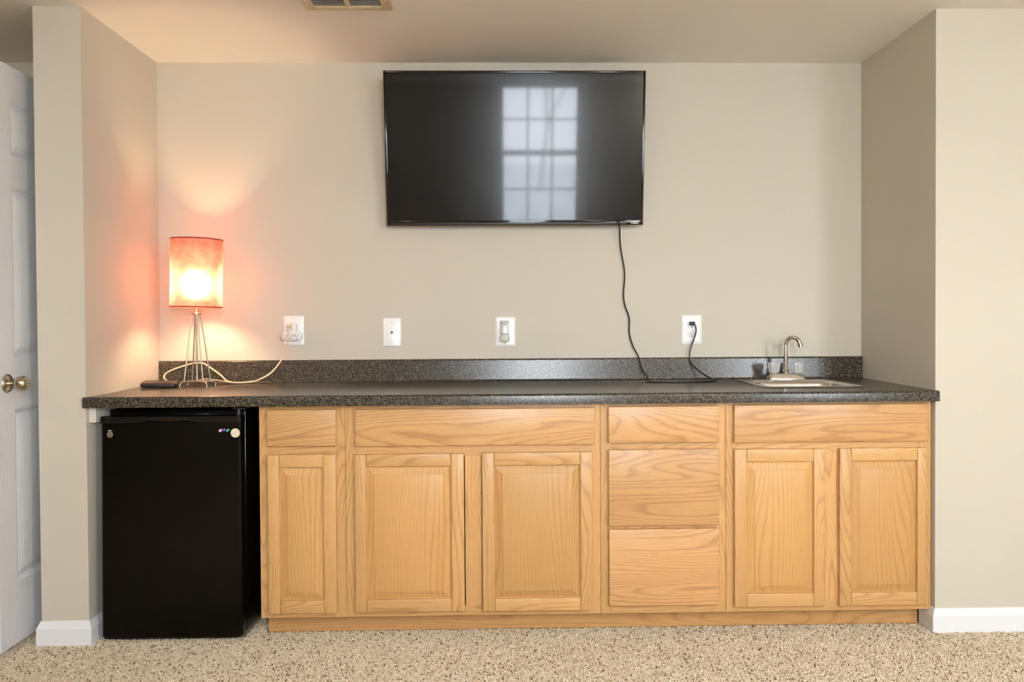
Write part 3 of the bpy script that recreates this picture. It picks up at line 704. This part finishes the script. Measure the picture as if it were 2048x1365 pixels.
# outlet used by the television
p4 = plate('wall_outlet', 'white wall outlet with a black cord plugged in left of the faucet', 'outlet', .8350, 1.1290, .090, .130, .016)
receptacle(p4, .8335, 1.1505); receptacle(p4, .8335, 1.1085); screw(p4, .8335, 1.130, -.0069, .0026)

# ================================================================== LAMP
lx, ly = -1.285, -.190
lamp = thing('table_lamp', 'lit table lamp with a red drum shade on brushed steel rods', 'lamp', (lx, ly, ZS(ly)))
ZL = ZS(ly)
feet = [(-1.337, -.245), (-1.223, -.255), (-1.350, -.120), (-1.222, -.150)]
bm = bmesh.new()
hubz = ZL + .019
bm = bmesh.new(); bmesh.ops.create_uvsphere(bm, u_segments=20, v_segments=12, radius=.0085, matrix=Matrix.Translation((lx, ly, hubz))); cyl(bm, (lx, ly, hubz + .005), (lx, ly, hubz + .02), .0055, .0045, n=16)
link('base_hub', bm, LAMPSTEEL, lamp)
for (a, b) in feet:
    bm = bmesh.new(); d = Vector((a - lx, b - ly, 0)); L_ = d.length; d.normalize(); c0 = Vector((lx, ly, hubz))
    tube(bm, [c0, c0 + d * (L_ - .016), c0 + d * (L_ - .006) + Vector((0, 0, -.003)), c0 + d * L_ + Vector((0, 0, -.010)), Vector((a, b, ZS(b) + .0025))], .0036, n=14, sub=5)
    cyl(bm, (a, b, ZS(b) + .0003), (a, b, ZS(b) + .003), .0046, n=16)
    link('foot', bm, LAMPSTEEL, lamp)
hz = 1.2085
bm = bmesh.new(); cyl(bm, (lx, ly, hz - .004), (lx, ly, hz + .004), .0205, n=36); bmesh.ops.bevel(bm, geom=bm.edges[:], offset=.0006, segments=1, affect='EDGES'); link('top_disk', bm, LAMPSTEEL, lamp)
rods = [(.74, feet[0], (-.0155, -.006)), (.62, feet[1], (.0085, -.012)), (.50, feet[2], (-.0085, .012)), (.72, feet[3], (.0155, .006))]
for f_, (a, b), (tx, ty) in rods:
    bm = bmesh.new(); q = Vector((lx + (a - lx) * f_, ly + (b - ly) * f_, hubz + .003)); cyl(bm, q, (lx + tx, ly + ty, hz - .003), .0027, n=14)
    cyl(bm, q + Vector((0, 0, -.004)), q + Vector((0, 0, .008)), .0038, n=14); link('rod', bm, LAMPSTEEL, lamp)
bm = bmesh.new(); cyl(bm, (lx, ly, hubz), (lx, ly, hz), .0042, n=16); link('center_rod', bm, LAMPSTEEL, lamp)
bm = bmesh.new(); lathe(bm, [(0, 0), (.009, 0), (.009, .012), (.0065, .014), (.0065, .034), (.012, .036), (.0135, .040), (.0135, .075), (0, .075)], Matrix.Translation((lx, ly, hz + .004)), 24); link('socket', bm, mat('brass_socket', (205, 180, 130), .3, metal=1.0), lamp)
SZ0, SZ1, SR = 1.2350, 1.5180, .1035
TS = Matrix.Translation((lx, ly, SZ0)) @ Matrix.Rotation(R(1.2), 4, 'Y')
bm = bmesh.new(); n = 64; hgt = SZ1 - SZ0
b = bmesh.new(); rings = []
for r_, z in ((SR, 0), (SR, hgt * .25), (SR, hgt * .5), (SR, hgt * .75), (SR, hgt)): rings.append([b.verts.new((r_ * math.cos(2 * math.pi * i / n), r_ * math.sin(2 * math.pi * i / n), z)) for i in range(n)])
for a, c in zip(rings, rings[1:]):
    for i in range(n): b.faces.new((a[i], a[(i + 1) % n], c[(i + 1) % n], c[i]))
join(bm, b, TS)
sh = link('lamp_shade', bm, SHADE, lamp); sh['label'] = 'translucent red mottled drum shade'
for z0, z1 in ((-.001, .004), (hgt - .004, hgt + .001)):
    bm = bmesh.new(); lathe(bm, [(SR - .0008, z0), (SR + .0008, z0), (SR + .0008, z1), (SR - .0008, z1), (SR - .0008, z0)], TS, 64); link('rim_tape', bm, SHADERIM, sh)
bm = bmesh.new()
for k in range(3):
    a = 2 * math.pi * k / 3 + .4; cyl(bm, TS @ Vector((.012 * math.cos(a), .012 * math.sin(a), .030)), TS @ Vector(((SR - .001) * math.cos(a), (SR - .001) * math.sin(a), .004)), .0012, n=8)
link('shade_spider', bm, LAMPSTEEL, lamp)
bz_ = hz + .118
bm = bmesh.new(); lathe(bm, [(0, .052), (.014, .050), (.024, .042), (.030, .028), (.029, .014), (.020, -.006), (.0135, -.022), (.0130, -.038), (0, -.038)], Matrix.Translation((lx, ly, bz_ - .01)), 28)
bo = link('bulb', bm, BULB, lamp)
# cord
lc1 = [(-0.936, -0.040, 1.160), (-0.938, -0.048, 1.152), (-0.940, -0.046, 1.122), (-0.944, -0.038, 1.071), (-0.971, -0.036, 1.013), (-1.015, -0.045, 0.955), (-1.060, -0.070, 0.926), (-1.095, -0.100, 0.917), (-1.173, -0.120, 0.919), (-1.230, -0.075, 0.950), (-1.298, -0.045, 0.990), (-1.326, -0.040, 0.998), (-1.364, -0.040, 0.994), (-1.417, -0.045, 0.978), (-1.458, -0.050, 0.961), (-1.472, -0.060, 0.946), (-1.457, -0.090, 0.930), (-1.400, -0.150, 0.917), (-1.375, -0.165, 0.914)]
bm = bmesh.new(); tube(bm, lc1, .003, n=10, flat=(.0036, .0022))
lc2 = [(-1.080, -0.090, 0.920), (-1.150, -0.120, 0.916), (-1.227, -0.130, 0.928), (-1.255, -0.150, 0.934), (-1.276, -0.175, 0.932), (lx, ly, hubz + .004)]
tube(bm, lc2, .003, n=10, flat=(.0036, .0022))
cd = link('power_cord', bm, CORDW, lamp)
link('plug', B(-.9475, -.927, -.052, -.0335, 1.149, 1.164, bev=.004, seg=3), CREAM, cd)

# ================================================================== PHONE-LIKE CASE
bm = bmesh.new(); a = rrect(.142, .078, .016, 6)
loft(bm, [[(p[0] * s, p[1] * s, z) for p in a] for s, z in ((.90, 0), (.98, .003), (1, .009), (.985, .015), (.94, .0185), (.90, .0195))])
b2 = bmesh.new(); M = Matrix.Translation((-1.415, -.250, ZS(-.25) + .0050)) @ Matrix.Rotation(R(10), 4, 'Z') @ Matrix.Rotation(R(7), 4, 'X') @ Matrix.Rotation(R(1.0), 4, 'Y'); join(b2, bm, M)
t = thing('phone_case', 'flat black case lying on the counter left of the lamp', 'case', (-1.424, -.25, ZS(-.25)))
link('case_body', b2, mat('dark_brown_leather', (30, 20, 14), .35, bump=.3, bscale=300), t)
bm = bmesh.new(); box(bm, -.006, .006, -.0400, -.0382, .002, .013, bev=.0008); b2 = bmesh.new(); join(b2, bm, M); link('clasp', b2, mat('clasp_metal', (60, 58, 58), .3, metal=.7), t)

# ================================================================== SINK + FAUCET
sk = thing('bar_sink', 'small square stainless steel bar sink set into the right of the counter', 'sink', (1.203, -.290, ZC))
sx, sy, sw, sd = 1.201, -.290, .392, .395
RZ = ZC + .0006
bm = bmesh.new()
def rr(w, d, r, z, oy=0.0): return [(sx + p[0], sy + oy + p[1], z) for p in rrect(w, d, r, 6)]
loft(bm, [rr(sw - .002, sd - .002, .022, RZ), rr(sw, sd, .024, RZ + .0016), rr(sw - .004, sd - .004, .023, RZ + .0044), rr(sw - .014, sd - .014, .020, RZ + .0052), rr(sw - .022, sd - .022, .018, RZ + .0036),
          rr(.345, .258, .040, RZ + .0032, -.041), rr(.335, .248, .045, RZ - .001, -.041), rr(.326, .239, .048, RZ - .012, -.041), rr(.305, .218, .050, RZ - .12, -.041), rr(.26, .175, .045, RZ - .140, -.041), rr(.08, .08, .03, RZ - .145, -.041)], cap=False)
bm.faces.ensure_lookup_table()
bmesh.ops.holes_fill(bm, edges=[e for e in bm.edges if e.is_boundary and max(v.co.z for v in e.verts) < RZ - .1], sides=0)
for v in bm.verts: v.co.z += .0145 * (v.co.y + .64)
link('sink_bowl', bm, STEEL, sk, smooth=60)
bm = bmesh.new(); lathe(bm, [(0, .002), (.02, .002), (.034, .004), (.038, .002), (.038, 0), (0, 0)], Matrix.Translation((sx, sy - .041, RZ - .1448 + .0045)), 32); link('drain', bm, CHROME, sk)
fc = thing('faucet', 'chrome gooseneck faucet with two clear fluted knobs behind the bar sink', 'faucet', (1.214, -.128, ZC))
fxc, fyc, fz = 1.214, -.128, RZ + .0036 + .0070
bm = bmesh.new()
def fr_(w, d, z, r=.012): return [(fxc + p[0], fyc + p[1], z) for p in rrect(w, d, r, 5)]
loft(bm, [fr_(.160, .056, fz), fr_(.160, .056, fz + .003), fr_(.154, .050, fz + .012), fr_(.146, .042, fz + .023), fr_(.142, .038, fz + .0262), fr_(.136, .032, fz + .0272)])
link('deck_plate', bm, CHROME, fc, smooth=50)
pz = fz + .0272
sx0 = fxc - .002
bm = bmesh.new(); lathe(bm, [(0, 0), (.0125, 0), (.0125, .009), (.0152, .011), (.0155, .015), (.0130, .019), (.0095, .020), (0, .020)], Matrix.Translation((sx0, fyc, pz)), 32); link('spout_collar', bm, CHROME, fc)
arcp = [Vector((sx0, fyc, pz + .015)), Vector((sx0, fyc, pz + .06)), Vector((sx0, fyc, pz + .108))]
rad = .0265; dirv = Vector((math.cos(R(-32)), math.sin(R(-32)), 0)); cz = pz + .123
for i in range(0, 12):
    a = R(180 - i * 15.5); arcp.append(Vector((sx0, fyc, cz)) + dirv * (rad * 1.12 + rad * 1.12 * math.cos(a)) + Vector((0, 0, rad * math.sin(a) * 1.2)))
bm = bmesh.new(); tube(bm, arcp, .0088, n=20, sub=4); link('spout', bm, CHROME, fc, smooth=60)
e1 = arcp[-1]; ed = (arcp[-1] - arcp[-2]).normalized()
bm = bmesh.new(); cyl(bm, e1 - ed * .003, e1 + ed * .015, .0108, n=24); cyl(bm, e1 + ed * .015, e1 + ed * .0155, .008, n=24); link('aerator', bm, CHROME, fc)
for s in (-1, 1):
    kx = fxc + s * .0505 - .0015
    bm = bmesh.new(); cyl(bm, (kx, fyc, pz), (kx, fyc, pz + .0028), .012, n=24); link('knob_stem', bm, CHROME, fc)
    bm = bmesh.new(); lathe(bm, [(0, 0.003), (.0195, .003), (.0215, .008), (.0252, .036), (.0262, .046), (.0250, .0505), (.020, .0495), (.012, .0465), (0, .0465)], Matrix.Translation((kx, fyc, pz)) @ Matrix.Diagonal((1.0, 1.0, .93, 1)), 64, flute=(8, .055))
    k = link('knob', bm, CLEAR, fc, smooth=50); k['label'] = 'clear fluted acrylic knob'

# ================================================================== CEILING VENT
v = thing('ceiling_vent', 'beige metal return air vent with two banks of louvers in the ceiling', 'vent', (-.56, -.70, CEIL))
vx0, vx1, vy1, vy0 = -.722, -.406, -.613, -.790; VM = mat('tan_vent_enamel', (214, 196, 160), .4)
bm = bmesh.new(); z1 = CEIL - .0002; z0 = CEIL - .007; bw = .036
def vfr(x0, x1, y0, y1): box(bm, x0, x1, y0, y1, z0, z1, bev=.002)
vfr(vx0, vx0 + bw, vy0, vy1); vfr(vx1 - bw, vx1, vy0, vy1); vfr(vx0 + bw, vx1 - bw, vy1 - bw, vy1); vfr(vx0 + bw, vx1 - bw, vy0, vy0 + bw); vfr(-.571, -.552, vy0 + bw, vy1 - bw)
link('vent_frame', bm, VM, v)
for a, b in ((vx0 + bw, -.571), (-.552, vx1 - bw)):
    bm = bmesh.new(); y = vy0 + bw + .004
    while y < vy1 - bw - .004:
        prism(bm, [(y, z0 + .0008), (y + .009, z0 + .0052), (y + .009, z0 + .0060), (y, z0 + .0016)], 'X', a, b); y += .0100
    link('louvers', bm, mat('pale_louver_enamel', (226, 220, 210), .4), v, smooth=0)
bm = bmesh.new(); box(bm, vx0 + bw, vx1 - bw, vy0 + bw, vy1 - bw, CEIL - .0010, CEIL - .0004); link('vent_throat', bm, mat('vent_throat_dark', (112, 100, 84), .8), v, smooth=0)
for x, y in ((-.5615, vy1 - .020), (vx1 - .018, (vy0 + vy1) / 2), (vx0 + .018, (vy0 + vy1) / 2)):
    bm = bmesh.new(); lathe(bm, [(0, -.0015), (.002, -.001), (.003, 0), (0, 0)], Matrix.Translation((x, y, z0)), 12); link('screw', bm, PLATE, v)

# ================================================================== CARPET PILE
def carpet():
    rng = np.random.default_rng(3)
    regs = [(-1.95, 2.2, -1.12, -.51, .0052), (-.974, -.912, -.51, -.12, .0052)]
    pts = []
    for x0, x1, y0, y1, s in regs:
        nx, ny = int((x1 - x0) / s), int((y1 - y0) / s); gx, gy = np.meshgrid(np.arange(nx), np.arange(ny))
        p = np.stack([x0 + (gx.ravel() + .5 * (gy.ravel() % 2)) * s, y0 + gy.ravel() * s], 1) + rng.uniform(-.0019, .0019, (nx * ny, 2)); pts.append(p)
    P = np.concatenate(pts)
    def inside(x0, x1, y0, y1): return (P[:, 0] > x0) & (P[:, 0] < x1) & (P[:, 1] > y0) & (P[:, 1] < y1)
    bad = inside(PLX - .0155, ALF + .0155, PL - .0155, 1) | inside(ARF - .0155, 9, PR - .0155, 1) | inside(-.917, 1.59, -.538, 1) | inside(fx0 + .004, fx1 - .003, -.590, 1)
    P = P[~bad]; n = len(P); K = 5
    r = rng.uniform(.0027, .0038, n); h = rng.uniform(.0045, .0085, n); ph = rng.uniform(0, 6.28, n); tx = rng.normal(0, .0018, (n, 2))
    V = np.zeros((n, 2 * K + 1, 3)); a = np.arange(K) / K * 2 * np.pi
    for k in range(K):
        V[:, k, 0] = P[:, 0] + r * np.cos(ph + a[k]); V[:, k, 1] = P[:, 1] + r * np.sin(ph + a[k]); V[:, k, 2] = -.008
        V[:, K + k, 0] = P[:, 0] + tx[:, 0] * .7 + r * .95 * np.cos(ph + a[k] + .6); V[:, K + k, 1] = P[:, 1] + tx[:, 1] * .7 + r * .95 * np.sin(ph + a[k] + .6); V[:, K + k, 2] = -.008 + h * .75
    V[:, 2 * K, 0] = P[:, 0] + tx[:, 0]; V[:, 2 * K, 1] = P[:, 1] + tx[:, 1]; V[:, 2 * K, 2] = -.008 + h
    F = []
    for k in range(K):
        j = (k + 1) % K; F.append((k, j, K + j)); F.append((k, K + j, K + k)); F.append((K + k, K + j, 2 * K))
    F = np.array(F); nf = len(F)
    idx = (F[None] + (np.arange(n) * (2 * K + 1))[:, None, None]).reshape(-1)
    me = bpy.data.meshes.new('carpet_pile'); me.vertices.add(n * (2 * K + 1)); me.vertices.foreach_set('co', V.ravel().astype(np.float32))
    me.loops.add(len(idx)); me.loops.foreach_set('vertex_index', idx.astype(np.int32)); me.polygons.add(n * nf)
    me.polygons.foreach_set('loop_start', (np.arange(n * nf) * 3).astype(np.int32)); me.polygons.foreach_set('loop_total', np.full(n * nf, 3, np.int32))
    me.update(calc_edges=True)
    pal = np.array([lin((226, 210, 184))[:3], lin((214, 196, 168))[:3], lin((238, 226, 206))[:3], lin((190, 168, 140))[:3], lin((138, 116, 92))[:3], lin((104, 86, 68))[:3]])
    ci = rng.choice(6, n, p=[.36, .27, .19, .11, .05, .02]); C_ = np.ones((n, 2 * K + 1, 4), np.float32); C_[:, :, :3] = pal[ci][:, None, :]
    at = me.color_attributes.new('yarn', 'FLOAT_COLOR', 'POINT'); at.data.foreach_set('color', C_.ravel())
    m = mat('carpet_yarn', (200, 178, 145), .95, spec=.1); nt = m.node_tree; an = nt.nodes.new('ShaderNodeAttribute'); an.attribute_name = 'yarn'
    nt.links.new(an.outputs['Color'], nt.nodes['Principled BSDF'].inputs['Base Color']); me.materials.append(m)
    o = bpy.data.objects.new('carpet_pile', me); COL.objects.link(o); tag(o, 'beige flecked cut pile carpet covering the floor', 'carpet', kind='stuff')
carpet()
# the same carpet beyond the part seen close: a flecked surface
def carpet_flat():
    m = mat('flecked_carpet', (200, 178, 145), .95, spec=.1, bump=.8, bscale=260); nt = m.node_tree; tc = nt.nodes.new('ShaderNodeTexCoord')
    n = nt.nodes.new('ShaderNodeTexVoronoi'); n.inputs['Scale'].default_value = 160; nt.links.new(tc.outputs['Object'], n.inputs['Vector'])
    sp = nt.nodes.new('ShaderNodeSeparateColor'); nt.links.new(n.outputs['Color'], sp.inputs[0])
    r = nt.nodes.new('ShaderNodeValToRGB'); nt.links.new(sp.outputs[0], r.inputs[0]); r.color_ramp.interpolation = 'CONSTANT'; e = r.color_ramp.elements
    e[0].color = lin((80, 64, 48)); e[1].position = .04; e[1].color = lin((112, 92, 70))
    for p, c in ((.13, (176, 150, 118)), (.25, (200, 176, 142)), (.5, (214, 192, 160)), (.84, (226, 208, 180))): q = e.new(p); q.color = lin(c)
    nt.links.new(r.outputs[0], nt.nodes['Principled BSDF'].inputs['Base Color']); return m
CM = carpet_flat()
bm = bmesh.new(); zc0, zc1 = -.0079, -.001
box(bm, XL, XR, REAR, -1.12, zc0, zc1); box(bm, XL, -1.95, -1.12, 0, zc0, zc1); box(bm, 2.2, XR, -1.12, PR - .015, zc0, zc1)
struct('floor_carpet', bm, CM, smooth=0)
